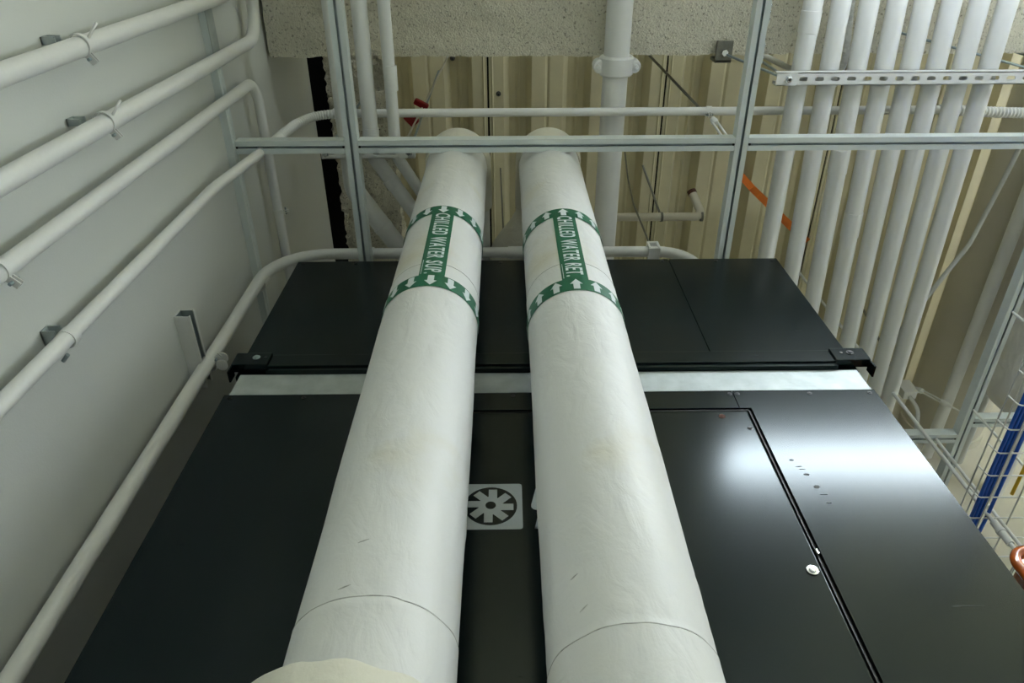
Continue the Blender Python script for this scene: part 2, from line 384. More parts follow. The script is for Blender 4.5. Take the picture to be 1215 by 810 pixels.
def wrap_poly(polys, cx, cy, r, step=.005, th=.0004):
    """flat polygons (s, z) laid around a pipe; s is arc length from the line facing the viewer's side"""
    bm = bmesh.new()
    for p in polys: bm.faces.new([bm.verts.new((s_, 0, z_)) for s_, z_ in p])
    return wrap_bm(bm, cx, cy, r, step, th)
def wrap_bm(bm, cx, cy, r, step, th):
    xs = [v.co.x for v in bm.verts]; k0, k1 = int(min(xs)/step)-1, int(max(xs)/step)+1
    for k in range(k0, k1+1):
        bmesh.ops.bisect_plane(bm, geom=bm.verts[:]+bm.edges[:]+bm.faces[:], plane_co=(k*step+.00013, 0, 0), plane_no=(1, 0, 0))
    bmesh.ops.triangulate(bm, faces=[f for f in bm.faces if len(f.verts) > 4])
    bmesh.ops.recalc_face_normals(bm, faces=bm.faces[:]); bm.normal_update()
    bmesh.ops.solidify(bm, geom=bm.faces[:], thickness=th)
    ym = min(v.co.y for v in bm.verts)
    for v in bm.verts:
        s_, z_, d = v.co.x, v.co.z, v.co.y-ym
        a = s_/r; v.co = Vector((cx+(r+d)*sin(a), cy-(r+d)*cos(a), z_))
    b = MB(); b.bm.free(); b.bm = bm; return b

def text_bm(s, size, squeeze, x_len, thick=.012):
    cu = bpy.data.curves.new('txt', 'FONT'); cu.body = s; cu.size = size; cu.resolution_u = 3; cu.space_character = 1.14; cu.offset = thick*size
    o = bpy.data.objects.new('txt', cu); COL.objects.link(o)
    bpy.context.view_layer.update()
    me = bpy.data.meshes.new_from_object(o.evaluated_get(bpy.context.evaluated_depsgraph_get()))
    bpy.data.objects.remove(o); bpy.data.curves.remove(cu)
    bm = bmesh.new(); bm.from_mesh(me); bpy.data.meshes.remove(me)
    xs = [v.co.x for v in bm.verts]; ys = [v.co.y for v in bm.verts]
    k = x_len/(max(xs)-min(xs)); ky = squeeze/(max(ys)-min(ys))
    for v in bm.verts: v.co = Vector(((v.co.x-min(xs))*k, (v.co.y-min(ys))*ky, 0))
    return bm

def chilled(name, cx, label, words, up, zu0, zu1, zl0, zl1, s0, seams, seed, tlen, creases):
    cy = .8; zc = 4.055
    t = thing(name, label, 'pipe', (cx, cy, 0), 'insulated chilled water pipes')
    jk = jacket(cx, cy, 0, zc+.02, seams, seed).build('pipe_jacket', 'jacket', t)
    for q in seams: jacket_seam(cx, cy, q, seams, seed, jk)
    for px, pz, ln, tilt in creases:
        sc = math.asin(max(-.99, min(.99, (px-cx)/PR)))*PR
        rz = jacket_radius(sc/PR, pz, seams, seed)
        wrap_poly([[(sc-ln, pz-tilt), (sc, pz+.0012), (sc+ln, pz+tilt), (sc, pz-.0010)]], cx, cy, rz+.0002, .004).build('crease', 'seam', jk)
    # canvas-covered elbow turning back over the unit
    pts = [Vector((cx, cy, zc-.01))]; Rb = .17
    for k in range(19):
        a = pi/2*k/18; pts.append(Vector((cx, cy+Rb-Rb*cos(a), zc+.04+Rb*sin(a))))
    pts.append(pts[-1]+Vector((0, .05, 0)))
    b = MB(); b.tube(pts, .1125, 56, True, lambda i: .1065 if i in (0,) else .1125); b.build('elbow_cover', 'canvas', t)
    e = pts[-1]
    if up:
        prof = [(-.01, .108), (.03, .113), (.07, .135), (.12, .172), (.17, .205), (.22, .219), (.32, .222), (.62, .222), (.66, .16), (.70, .108)]
        b = MB(); b.lathe(e, (0, 1, 0), prof, 48)
        ppart(b.build('valve_cover', 'canvas', t), 'swollen cream canvas cover over a fitting')
        MB().cyl(e+Vector((0, .69, 0)), (cx, 2.748, e.z), PR, 40).build('return_run', 'jacket', t)
    else:
        MB().cyl(e-Vector((0, .01, 0)), (cx, 2.748, e.z), PR, 40).build('supply_run', 'jacket', t)
    # pipe marker: two arrow bands joined by a lettered strip
    rr = PR+.0005
    hw = .0282
    n = 36; full = pi*rr
    band = lambda z0, z1: [(-full, z0), (full, z0), (full, z1), (-full, z1)]
    b = wrap_poly([band(zu0, zu1)], cx, cy, rr, .004); mk = b.build('pipe_marker', 'green', t)
    b2 = wrap_poly([band(zl0, zl1)], cx, cy, rr, .004).build('marker_band', 'green', mk)
    b3 = wrap_poly([[(s0-hw, zl1-.004), (s0+hw, zl1-.004), (s0+hw, zu0+.004), (s0-hw, zu0+.004)]], cx, cy, rr, .004).build('marker_strip', 'green', mk)
    ppart(mk, 'green arrow band')
    sp = 2*pi*rr/15
    for z0, z1 in ((zu0, zu1), (zl0, zl1)):
        zm, h = (z0+z1)/2, (z1-z0)*.42
        for k in range(-4, 5):
            s = s0+k*sp; d = 1 if up else -1
            P = [(s-.0068, zm-d*h), (s+.0068, zm-d*h), (s+.0068, zm+d*h*.05), (s+.0135, zm+d*h*.05), (s, zm+d*h), (s-.0135, zm+d*h*.05), (s-.0068, zm+d*h*.05)]
            wrap_poly([P], cx, cy, rr+.0006, .003).build('arrow', 'letter', mk)
    bm = text_bm(words, .1, .0375, tlen, .013)
    ztop = zu0-.002
    for v in bm.verts: tx, ty = v.co.x, v.co.y; v.co = Vector((s0-.018+ty, 0, ztop-tx))
    wrap_bm(bm, cx, cy, rr+.0006, .003, .0004).build('lettering', 'letter', mk)
    bm = [(s0-hw+.0035, zl1+.005), (s0-hw+.0047, zl1+.005), (s0-hw+.0047, zl1+.075), (s0-hw+.0035, zl1+.075)]
    wrap_poly([bm], cx, cy, rr+.0006, .003).build('fine_print', 'letter', mk)
    return t
left = chilled('chilled_water_pipe', -.167, 'thick white insulated pipe lettered CHILLED WATER SUP., left of the pair', 'CHILLED WATER SUP.', False, 3.367, 3.419, 2.963, 3.015, .006, (2.175, 3.075), 3.1, .345, ((-.184, 2.262, .007, .002), (-.196, 2.192, .008, .002)))
right = chilled('chilled_water_pipe', .147, 'thick white insulated pipe lettered CHILLED WATER RET., right of the pair', 'CHILLED WATER RET.', True, 3.342, 3.393, 2.939, 2.991, -.002, (2.134, 3.072), 8.7, .338, ((.080, 2.221, .006, .002), (.087, 2.170, .006, .003)))
# ragged insulated collar low on the supply pipe
b = MB(); seg = 64; rings = []
for z, r, rag in ((1.25, .13, 0), (1.7, .132, 0), (1.95, .131, 0), (2.03, .130, 0), (2.066, .128, 1), (2.072, .124, 1), (2.066, .104, 1)):
    rings.append([(-.180+(r+noise.noise(Vector((cos(a)*3, sin(a)*3, z*5)))*.004)*sin(a), .792-(r+noise.noise(Vector((cos(a)*3, sin(a)*3, z*5)))*.004)*cos(a), z+rag*(noise.noise(Vector((cos(a)*4, sin(a)*4, 2)))*.005)-.006*sin(a)*rag) for a in [2*pi*k/seg for k in range(seg)]])
b.rings(rings); ppart(b.build('valve_cover', 'canvas', left), 'wider cream collar with a ragged top edge')

# ================================================================== STRUT GRID
def strut_poly(w=.0205, slot=.0042):
    """T-slot section, open groove on the underside (v = -w) and on top"""
    return [(-w, -w), (-slot, -w), (-slot, -w+.005), (-.009, -w+.007), (-.009, -w+.013), (.009, -w+.013), (.009, -w+.007), (slot, -w+.005), (slot, -w), (w, -w), (w, w), (-w, w)]
ZS = 3.9+.0205
def strut_y(x, y0, y1, label, plates=()):
    t = thing('strut_channel', label, 'strut', (x, y0, ZS), 'overhead strut grid')
    b = MB(); b.prism(strut_poly(), (x, y0, ZS), (x, y1, ZS), (1, 0, 0), (0, 0, 1)); b.build('rail_profile', 'strut', t)
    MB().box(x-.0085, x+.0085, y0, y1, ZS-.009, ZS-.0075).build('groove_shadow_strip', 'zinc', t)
    for y in plates:
        p = MB().box(x+.0205, x+.0245, y-.03, y+.03, ZS-.016, ZS+.016, .001).build('joint_plate', 'strut', t)
        for d in (-.018, 0, .018): MB().cyl((x+.0245, y+d, ZS), (x+.0295, y+d, ZS), .0055, 6).build('bolt', 'bolt', p)
    return t
def strut_x(y, x0, x1, label, z=ZS, holes=True):
    t = thing('strut_channel', label, 'strut', (x0, y, z), 'overhead strut grid')
    b = MB(); b.prism(strut_poly(), (x0, y, z), (x1, y, z), (0, 1, 0), (0, 0, 1)); b.build('rail_profile', 'strut', t)
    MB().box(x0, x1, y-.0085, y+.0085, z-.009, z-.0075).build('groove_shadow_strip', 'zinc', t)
    for xx in (x0+.004, x1-.004) if holes else (): MB().cyl((xx, y, z-.0207), (xx, y, z-.0190), .004, 8).build('end_bolt', 'dkscrew', t)
    return t
YS = .683
strut_y(-.487, -2.2, 2.72, 'pale strut running front to back, just left of the supply pipe', ())
strut_y(.747, -2.2, 2.72, 'pale strut running front to back, between return pipe and the eight conduits', (.41, .30))
strut_y(1.828, -2.2, 2.72, 'pale strut running front to back past the blue cables', ())
strut_x(YS, -.852, -.5085, 'short pale cross strut between left wall and left long strut')
strut_x(YS, -.4655, .7255, 'pale cross strut passing in front of both pipe elbows')
strut_x(YS, .7685, 1.8065, 'pale cross strut passing below the eight white conduits')
strut_x(1.885, .7685, 1.8065, 'pale cross strut low behind the black unit, near the cable basket')
strut_x(1.805, 1.8495, 2.95, 'pale cross strut to the right of the blue cables')
t = thing('wall_strut', 'flat pale strut fixed flat along the left wall behind the conduits', 'strut', (XW, 0, 3.9))
b = MB(); b.prism([(-.0115, -.0205), (.0115, -.0205), (.0115, -.006), (.009, -.004), (.009, .004), (.0115, .006), (.0115, .0205), (-.0115, .0205)], (XW+.0115, -2.2, 3.9), (XW+.0115, 2.72, 3.9), (1, 0, 0), (0, 0, 1)); b.build('rail_profile', 'strut', t)
MB().box(XW+.0225, XW+.0255, .06, .41, 3.872, 3.9275, .001).build('splice_plate', 'galv', t)

# ================================================================== LEFT WALL CONDUITS
CX = -.83
def ring_clamp(parent, p, axis, r, m='white', w=.012, ear=None, bolt='zinc'):
    """strap around a pipe with an ear and bolt"""
    p = Vector(p); a = Vector(axis).normalized(); b = MB()
    b.lathe(p-a*w/2, a, [(0, r+.0005), (0, r+.003), (w, r+.003), (w, r+.0005)], 24, False)
    c = b.build('pipe_clamp', m, parent)
    if ear is not None:
        e = Vector(ear).normalized(); q = p+e*(r+.010); n = a.cross(e).normalized()
        b = MB()
        for sgn in (-1, 1):
            bm = bmesh.new(); bmesh.ops.create_cube(bm, size=1)
            mx = Matrix.Translation(q+a*sgn*.004) @ Matrix((( e.x*.022, n.x*.014, a.x*.002), (e.y*.022, n.y*.014, a.y*.002), (e.z*.022, n.z*.014, a.z*.002))).to_4x4()
            b.merge(bm, mx)
        b.build('clamp_ear', m, c)
        MB().cyl(q-a*.014, q+a*.012, .0032, 8).build('clamp_bolt', bolt, c)
    return c
def wall_standoff(parent, y, z, dy=.007):
    """short channel piece between conduit and wall"""
    b = MB().box(XW, CX-.018, y-dy, y+dy, z-.012, z-.009).box(XW, CX-.018, y-dy, y+dy, z+.009, z+.012).box(XW, XW+.003, y-dy, y+dy, z-.012, z+.012)
    return b.build('channel_bracket', 'galv', parent)
def conduit(label, pts, R, r, m='white', group='conduits on the left wall', base=None):
    t = thing('conduit', label, 'conduit', base or pts[0], group)
    MB().tube(fillet(pts, R, 10), r, 20).build('tube', m, t)
    return t
c1 = conduit('white wall conduit nearest the top left corner, straight with one clamp', [(CX, .246, 0), (CX, .256, 4.25), (CX, -.6, 4.30)], .15, .0195)
wall_standoff(c1, .235, 3.095); ring_clamp(c1, (CX, .251, 3.13), (0, 0, 1), .0195, ear=(.55, .8, 0))
MB().cyl((CX+.016, .24, 3.135), (CX+.030, .215, 3.16), .0028, 8).build('clamp_screw', 'white', c1)
c2 = conduit('white wall conduit second from top left, bending back at the broad beam', [(CX, .388, 0), (CX, .411, 4.245), (CX, -.5, 4.26)], .11, .0195)
wall_standoff(c2, .388, 3.095); ring_clamp(c2, (CX, .402, 3.14), (0, 0, 1), .0195, ear=(.55, .8, 0))
MB().cyl((CX+.016, .39, 3.145), (CX+.030, .365, 3.17), .0028, 8).build('clamp_screw', 'white', c2)
c3 = conduit('white wall conduit whose top bends away along the wall', [(CX, .523, 0), (CX, .526, 4.135), (CX, 2.745, 4.135)], .085, .017)
ring_clamp(c3, (CX, .523, 2.69), (0, 0, 1), .017, ear=(.7, .7, 0)); ring_clamp(c3, (CX, .985, 4.135), (0, 1, 0), .017, ear=(1, 0, 0)); wall_standoff(c3, .523, 2.70)
# fourth: rises, flexes away from the wall and runs across
XC_Y, XC_Z = .679, 4.300
p4 = [(CX, .712, 0), (CX, .712, 3.62), (-.790, .704, 3.84), (-.752, .692, 4.09)]
c4 = conduit('white wall conduit leading by a flexible elbow into the thin cross run', p4, .35, .0155)
def flex(pts, r, parent, m='white', name='flexible_section', pitch=.010):
    P = fillet(pts, .12, 14); L = [0]
    for a, b_ in zip(P, P[1:]): L.append(L[-1]+(b_-a).length)
    out = []; d = 0; i = 0
    while d < L[-1]:
        while i < len(P)-2 and L[i+1] < d: i += 1
        out.append(P[i].lerp(P[i+1], (d-L[i])/max(1e-6, L[i+1]-L[i]))); d += pitch/2
    b = MB(); b.tube(out, r, 18, True, lambda k: r if k % 2 else r*.86); return b.build(name, m, parent)
flex([(-.756, .693, 4.06), (-.735, .688, 4.19), (-.69, .683, 4.285), (-.605, XC_Y, XC_Z)], .0168, c4, pitch=.011)
b = MB().tube([(-.612, XC_Y, XC_Z), (1.60, XC_Y, XC_Z)], .0150, 18); ppart(b.build('cross_run', 'white', c4), 'thin straight conduit crossing behind the grid')
MB().cyl((-.622, XC_Y, XC_Z), (-.575, XC_Y, XC_Z), .0185, 18).build('coupling', 'white', c4)
MB().cyl((1.575, XC_Y, XC_Z), (1.62, XC_Y, XC_Z), .0185, 18).build('coupling', 'white', c4)
flex([(1.61, XC_Y, XC_Z), (1.80, .690, XC_Z), (2.10, .700, XC_Z+.005)], .0200, c4, pitch=.0135)
ring_clamp(c4, (CX, .714, 2.797), (0, 0, 1), .0155, w=.022, ear=None); wall_standoff(c4, .715, 2.80, .018)
MB().cyl((CX+.003, .738, 2.772), (CX-.01, .752, 2.772), .004, 8).build('clamp_screw', 'zinc', c4)
ring_clamp(c4, (.737, XC_Y, XC_Z), (1, 0, 0), .015, w=.02, ear=(0, .3, -1), m='white')
# fifth: rises close to the unit and turns across over its top
c5 = conduit('white wall conduit nearest the black unit, turning across over its top', [(CX, 1.122, 0), (CX, 1.105, 4.02), (.66, 1.105, 4.02), (.66, 1.105, 3.735)], [.20, .13], .0195)
for x in (-.505, .035): MB().cyl((x-.03, 1.105, 4.02), (x+.03, 1.105, 4.02), .0225, 20).build('coupling', 'white', c5)
MB().cyl((CX, 1.118, 3.80), (CX, 1.118, 3.86), .0222, 20).build('coupling', 'white', c5)
cl = ring_clamp(c5, (CX, 1.119, 3.325), (0, 0, 1), .0195, w=.014, ear=(.75, -.65, 0))
for dx, dy, dz in ((.034, 1.104, 3.330), (.040, 1.112, 3.304)): MB().lathe((CX+dx, dy, dz), (0, 0, 1), [(0, .0165), (.004, .0165), (.006, .012)], 16).build('washer', 'white', c5)
# wall bracket carrying the fifth conduit: slotted channel on edge
t = thing('channel_bracket', 'short open white channel bracket on the left wall beside the fifth conduit', 'bracket', (XW, 1.0, 3.30))
b = MB(); b.prism([(0, .0205), (0, -.0205), (.041, -.0205), (.041, -.012), (.0385, -.012), (.0385, -.018), (.0025, -.018), (.0025, .018), (.0385, .018), (.0385, .012), (.041, .012), (.041, .0205)], (XW, .945, 3.302), (XW, 1.17, 3.302), (1, 0, 0), (0, 0, 1)); b.build('channel', 'white', t)
ppart(MB().box(XW+.003, XW+.0045, .947, 1.168, 3.285, 3.319).box(XW+.003, XW+.036, .947, 1.168, 3.3195, 3.3198).build('channel_inside', 'zinc', t), 'dark bare inside of the channel')
for y in (1.12, 1.16): MB().cyl((XW+.02, y, 3.2815), (XW+.02, y, 3.277), .004, 8).build('bolt', 'dkscrew', t)

# ================================================================== OVERHEAD PIPES
# sprinkler main with grooved coupling
t = thing('sprinkler_main', 'straight white main pipe with a grooved coupling, behind the return pipe', 'pipe', (.40, .3, 4.33))
MB().tube([(.405, -3, 4.385), (.399, 2.75, 4.385)], .046, 32).build('tube', 'white', t)
cp = MB(); cy_ = .535
cp.lathe((.4025, cy_-.034, 4.385), (0, 1, 0), [(0, .047), (0, .056), (.006, .062), (.062, .062), (.068, .056), (.068, .047)], 32)
for sx in (-1, 1):
    cp.lathe((.4025+sx*.062, cy_, 4.385-.028), (0, 0, 1), [(0, .020), (.004, .024), (.052, .024), (.056, .020)], 16)
cpo = cp.build('grooved_coupling', 'white', t)
for sx in (-1, 1): MB().lathe((.4025+sx*.068, cy_, 4.385-.028), (0, 0, -1), [(0, .009), (.008, .009), (.010, .006)], 6).build('coupling_bolt', 'white', cpo)

# eight conduits on the right
def over_conduit(label, pts, R, r, group, couplings=(), m='white'):
    t = thing('overhead_conduit', label, 'conduit', pts[0], group)
    P = fillet(pts, R, 10) if len(pts) > 2 else pts
    MB().tube(P, r, 28).build('tube', m, t)
    for (a, b_) in couplings: MB().lathe(a, Vector(b_)-Vector(a), [(0, r+.0004), (.001, r+.0022), ((Vector(b_)-Vector(a)).length-.001, r+.0022), ((Vector(b_)-Vector(a)).length, r+.0004)], 28, False).build('coupling', m, t)
    return t
cx8 = [1.004, 1.095, 1.187, 1.278, 1.366, 1.455, 1.547, 1.640]; r8 = .0312; z8 = 4.2
names = ['leftmost of the eight white overhead conduits on the right', 'second from left of the eight white overhead conduits', 'third from left of the eight conduits, beside the ribbed flexible hose', 'fourth from left of the eight white overhead conduits', 'fifth from left of the eight white overhead conduits', 'sixth from left of the eight white overhead conduits', 'seventh from left of the eight white overhead conduits', 'rightmost of the eight white overhead conduits on the right']
lean = [.004, .018, .026, .028, .027, .026, .020, .012]
for k in range(8):
    x = cx8[k]; X_ = lambda y: x+lean[k]*(y-.3)/.63
    cps = []
    if k == 0: cps = [((X_(.33), .33, z8), (X_(.40), .40, z8))]
    if k == 2: cps = [((X_(.79), .79, z8), (X_(.88), .88, z8))]
    if k == 3: cps = [((X_(1.03), 1.03, z8), (X_(1.13), 1.13, z8))]
    over_conduit(names[k], [(X_(-2.6), -2.6, z8), (X_(2.74), 2.74, z8)], 0, r8, 'row of eight overhead conduits', cps)

# slotted channel (trapeze) with obround holes in its underside
def slotted(x0, x1, y, ztop, label, holes_x0, pitch, group=None, w=.0205, h=.034, m='white', rods=()):
    t = thing('slotted_channel', label, 'channel', (x0, y, ztop-h), group)
    b = MB(); bm = b.bm; zb = ztop-h; hl, hr = .0145, .0068
    nh = int((x1-x0-(holes_x0-x0))/pitch); n = 24
    segs = []
    cells = [(holes_x0+k*pitch-pitch/2, holes_x0+k*pitch+pitch/2) for k in range(nh+1) if holes_x0+k*pitch+pitch/2 < x1]
    def quad(a0, a1): bm.faces.new([bm.verts.new((px, py, zb)) for px, py in ((a0, y-w), (a1, y-w), (a1, y+w), (a0, y+w))])
    if cells[0][0] > x0: quad(x0, cells[0][0])
    if cells[-1][1] < x1: quad(cells[-1][1], x1)
    for a0, a1 in cells:
        c = (a0+a1)/2; inner, outer = [], []
        for k in range(n):
            th = 2*pi*k/n; dx, dy = cos(th), sin(th)
            inner.append((c+(hl-hr)*(1 if dx > 1e-6 else -1 if dx < -1e-6 else 0)+hr*dx, y+hr*dy))
            # matching point on the rectangle
            sx = (a1-a0)/2; f = min(sx/abs(dx) if abs(dx) > 1e-9 else 1e9, w/abs(dy) if abs(dy) > 1e-9 else 1e9)
            outer.append([c+dx*f, y+dy*f])
        for cxn in ((a1, y+w), (a0, y+w), (a0, y-w), (a1, y-w)):   # snap nearest to the corners
            j = min(range(n), key=lambda i: (outer[i][0]-cxn[0])**2+(outer[i][1]-cxn[1])**2); outer[j] = list(cxn)
        vi = [bm.verts.new((*p, zb)) for p in inner]; vo = [bm.verts.new((*p, zb)) for p in outer]
        for k in range(n): bm.faces.new((vo[k], vo[(k+1) % n], vi[(k+1) % n], vi[k]))
    bmesh.ops.remove_doubles(bm, verts=bm.verts[:], dist=1e-5)
    for f in bm.faces:
        f.normal_update()
        if f.normal.z > 0: f.normal_flip()
    bm.normal_update()
    bmesh.ops.solidify(bm, geom=bm.faces[:], thickness=.0025)
    for sg in (-1, 1):
        ya, yb = sorted((y+sg*w, y+sg*(w-.0025))); b.box(x0, x1, ya, yb, zb, ztop)
        ya, yb = sorted((y+sg*w, y+sg*(w-.009))); b.box(x0, x1, ya, yb, ztop-.0025, ztop)
    b.build('channel', m, t)
    for (rx, rp) in rods:
        MB().cyl((rx, y, zb-.012), rp, .0048, 10).build('hanger_rod', 'zinc', t)
        MB().lathe((rx, y, zb-.001), (0, 0, -1), [(0, .0125), (.002, .0125), (.0022, .0095), (.0095, .0095), (.011, .0075)], 6).build('nut', 'bolt', t)
    return t
slotted(.905, 2.05, .534, z8-r8-.001, 'white slotted channel carrying the eight conduits, at top right', .995, .0535, 'slotted trapeze channels', rods=((.946, (.946, .534, 5.5)), (1.98, (1.98, .534, 5.5))))
slotted(-.645, -.318, .772, 4.163, 'white slotted channel under the three short pipes by the left strut', -.612, .0535, 'slotted trapeze channels', rods=((-.338, (-.338, .772, 5.5)), (-.628, (-.628, .772, 5.095))))
# slim steel braces sloping away from the slotted channel ends
tag(MB().cyl((.925, .53, 4.15), (.80, .505, 4.43), .0045, 10).build('brace_rod', 'zinc'), 'thin steel rod sloping from beam clamp to slotted channel end', 'rod')
tag(MB().cyl((1.30, .40, 4.255), (2.1, .60, 4.36), .0045, 10).build('brace_rod', 'zinc'), 'thin steel rod behind the rightmost conduits at top right', 'rod')

# three pipes left, bending behind the supply pipe
zl = 4.2
over_conduit('white overhead pipe alongside the left strut, bending behind it', [(-.545, -2.6, zl), (-.560, .93, zl), (-.28, 1.37, zl)], .09, .035, 'three overhead pipes by the left strut', (((-.472, 1.07, zl), (-.462, 1.085, zl)),))
over_conduit('white overhead pipe just right of the left strut, with couplings', [(-.445, -2.6, zl-.01), (-.475, .80, zl-.01), (-.23, 1.20, zl-.01)], .09, .0265, 'three overhead pipes by the left strut', (((-.425, .885, zl-.01), (-.405, .915, zl-.01)), ((-.474, .70, zl-.01), (-.475, .745, zl-.01))))
over_conduit('slim white overhead pipe with a long sleeve, nearest the supply pipe', [(-.376, -2.6, zl-.012), (-.392, .80, zl-.012), (-.22, 1.10, zl-.012)], .09, .0205, 'three overhead pipes by the left strut', (((-.3875, .492, zl-.012), (-.388, .575, zl-.012)),))

# ribbed flexible hose between conduits
t = thing('flexible_hose', 'ribbed white flexible hose hanging between the third conduit and its neighbour', 'hose', (1.16, .2, 4.28))
flex([(1.150, -.4, 4.29), (1.166, .33, 4.285), (1.188, .50, 4.285), (1.20, .62, 4.36), (1.20, .66, 5.5)], .0125, t, name='ribbed_tube', pitch=.008)

# small sprinkler branch behind the right strut
t = thing('sprinkler_branch', 'thin cream branch pipe with rusty upturned end near the deck', 'pipe', (.8, 1.447, 5.2))
MB().tube(fillet([(.40, 1.447, 5.2), (1.025, 1.447, 5.2), (.985, 1.36, 5.30)], .03), .0215, 18).build('tube', 'cream', t)
ppart(MB().cyl((.985, 1.360, 5.300), (.979, 1.347, 5.315), .0235, 18).build('pipe_end', 'rust', t), 'rusty open pipe end')
for x, z1 in ((.81, 5.5), (1.02, 5.3)):
    MB().lathe((x-.006, 1.447, 5.2), (1, 0, 0), [(0, .022), (0, .0255), (.012, .0255), (.012, .022)], 18, False).build('hanger_loop', 'rod', t)
MB().cyl((.81, 1.447, 5.226), (.745, 1.27, 5.5), .006, 10).build('hanger_rod', 'rod', t)

# hanger wire down to the fifth conduit's run, with its clip
t = thing('hanger_wire', 'bent steel wire from the deck to the conduit over the unit', 'wire', (.528, 1.105, 4.0))
b = MB(); b.tube(fillet([(.642, 1.195, 5.5), (.600, 1.198, 5.10), (.577, 1.207, 4.75), (.568, 1.19, 4.40), (.532, 1.115, 4.045)], .25), .0042, 10); b.build('wire', 'rod', t)
MB().box(.508, .548, 1.078, 1.132, 4.040, 4.050, .002).box(.506, .514, 1.077, 1.083, 3.998, 4.048, .001).box(.540, .548, 1.077, 1.083, 3.998, 4.048, .001).box(.506, .548, 1.080, 1.130, 3.992, 4.000, .001).build('clip', 'white', t)
# short wire between the pipes
tag(MB().tube([(-.03, 1.28, 5.5), (-.012, 1.52, 4.95), (-.005, 1.55, 4.6)], .004, 8).build('hanger_wire', 'rod'), 'short thin wire hanging from the deck between the two pipes', 'wire')
# brace from deck to thin cross run, with turnbuckle
t = thing('brace_rod', 'steel brace rod from deck to thin cross run, ending in a turnbuckle', 'rod', (.74, .69, 4.3))
MB().cyl((.530, .52, 5.30), (.727, .69, 4.335), .0055, 10).build('rod', 'rod', t)
b = MB(); A, B = Vector((.752, .705, 4.27)), Vector((.800, .775, 4.08)); d = (B-A); n1 = d.cross(Vector((0, 1, 0))).normalized()*.010
b.cyl(A+n1, A+d*.6+n1, .0042, 8); b.cyl(A-n1, A+d*.6-n1, .0042, 8); b.lathe(A-d*.06, d, [(0, .010), (.018, .014), (.03, .010)], 12); b.lathe(A+d*.56, d, [(0, .010), (.018, .014), (.03, .008)], 12); b.cyl(A+d*.6, A+d*1.05, .0055, 8)
b.build('turnbuckle', 'white', t)
# wire with red clip on the left
t = thing('hanger_wire', 'thin pale wire with a red clip beside the slim overhead pipe', 'wire', (-.25, .6, 5.3))
MB().tube([(-.19, .517, 5.5), (-.248, .608, 5.0), (-.396, .842, 4.6), (-.44, .912, 4.48)], .0040, 8).build('wire', 'cream', t)
def rbox(c, size, rot):
    bm = bmesh.new(); bmesh.ops.create_cube(bm, size=1); bmesh.ops.scale(bm, vec=size, verts=bm.verts)
    bmesh.ops.bevel(bm, geom=bm.edges[:], offset=min(size)*.18, segments=2, affect='EDGES')
    from mathutils import Euler
    b = MB(); b.merge(bm, Matrix.Translation(c) @ Euler([radians(a) for a in rot]).to_matrix().to_4x4()); return b
b = rbox((-.352, .752, 4.735), (.062, .026, .02), (20, 0, 28)); b2 = rbox((-.392, .802, 4.69), (.055, .045, .020), (20, 0, 48)); bmx = b2.bm
me = bpy.data.meshes.new('t'); bmx.to_mesh(me); bmx.free(); b.bm.from_mesh(me); bpy.data.meshes.remove(me)
ppart(b.build('clip', 'red', t), 'red enamelled clip')
tag(MB().cyl((-.50, .53, 5.5), (-.655, .80, 5.0), .005, 8).build('hanger_wire', 'cream'), 'thin pale wire slanting behind the two overhead pipes right of the left strut', 'wire')
# anchors in the deck
for x, y, l in ((-.265, .71, 'dark round anchor in the deck near the top of the red-clip wire'), (-.035, .885, 'dark round anchor in the deck right of the left seam'), (.556, 1.35, 'dark round anchor in the deck beside the bent steel wire')):
    tag(MB().lathe((x, y, 5.5), (0, 0, -1), [(-.075, .011), (.004, .013), (.007, .010), (.02, .005)], 12).build('deck_anchor', 'dkscrew'), l, 'anchor', 'anchors in the deck')
# orange strap
b = MB(); P = [(1.280, 1.320, 5.574), (1.334, 1.372, 5.42), (1.36, 1.380, 5.15), (1.402, 1.396, 4.75)]
b.rings([[Vector(p)+Vector(o) for o in ((-.013, .013, -.001), (.013, -.013, -.001), (.014, -.012, .001), (-.012, .014, .001))] for p in P], True, True, False)
tag(b.build('orange_strap', 'orange'), 'flat orange strap hanging from the deck behind the leftmost conduits', 'strap')

# ================================================================== RIGHT SIDE BACKGROUND
t = thing('round_duct', 'fat cream round duct beyond the rightmost conduits', 'duct', (2.6, 2.0, 4.9))
b = MB(); b.lathe((2.585, .55, 5.06), (0, 1, 0), [(0, .21), (2.14, .21), (2.15, .205)], 48); b.build('duct_shell', 'cream', t)
MB().lathe((2.585, 2.69, 5.06), (0, 1, 0), [(0, .212), (0, .222), (.05, .222), (.055, .205)], 48).build('end_ring', 'cream', t)
tag(MB().tube([(2.40, .53, 4.80), (2.378, 2.74, 4.80)], .031, 20).build('overhead_conduit', 'white'), 'white pipe running just below the fat cream duct', 'conduit')
tag(MB().tube([(2.56, .53, 4.75), (2.53, 2.74, 4.75)], .026, 20).build('overhead_conduit', 'white_dull'), 'greyish pipe between the cream duct and right long strut', 'conduit')
t = thing('insulated_duct', 'big pale rounded duct end right of the long strut', 'duct', (2.55, 1.6, 4.3))
MB().lathe((2.60, .56, 4.52), (0, 1, 0), [(0, .25), (1.39, .25), (1.52, .235), (1.60, .20), (1.65, .14), (1.67, .06)], 48).build('duct_shell', 'jacket', t)
for y in (.9, 1.7): MB().cyl((2.845, y, 4.52), (2.845, y, 5.5), .006, 10).build('hanger_rod', 'zinc', t)
MB().cyl((2.60, 2.20, 4.52), (2.60, 2.75, 4.52), .05, 24).build('drain_pipe', 'white', t)
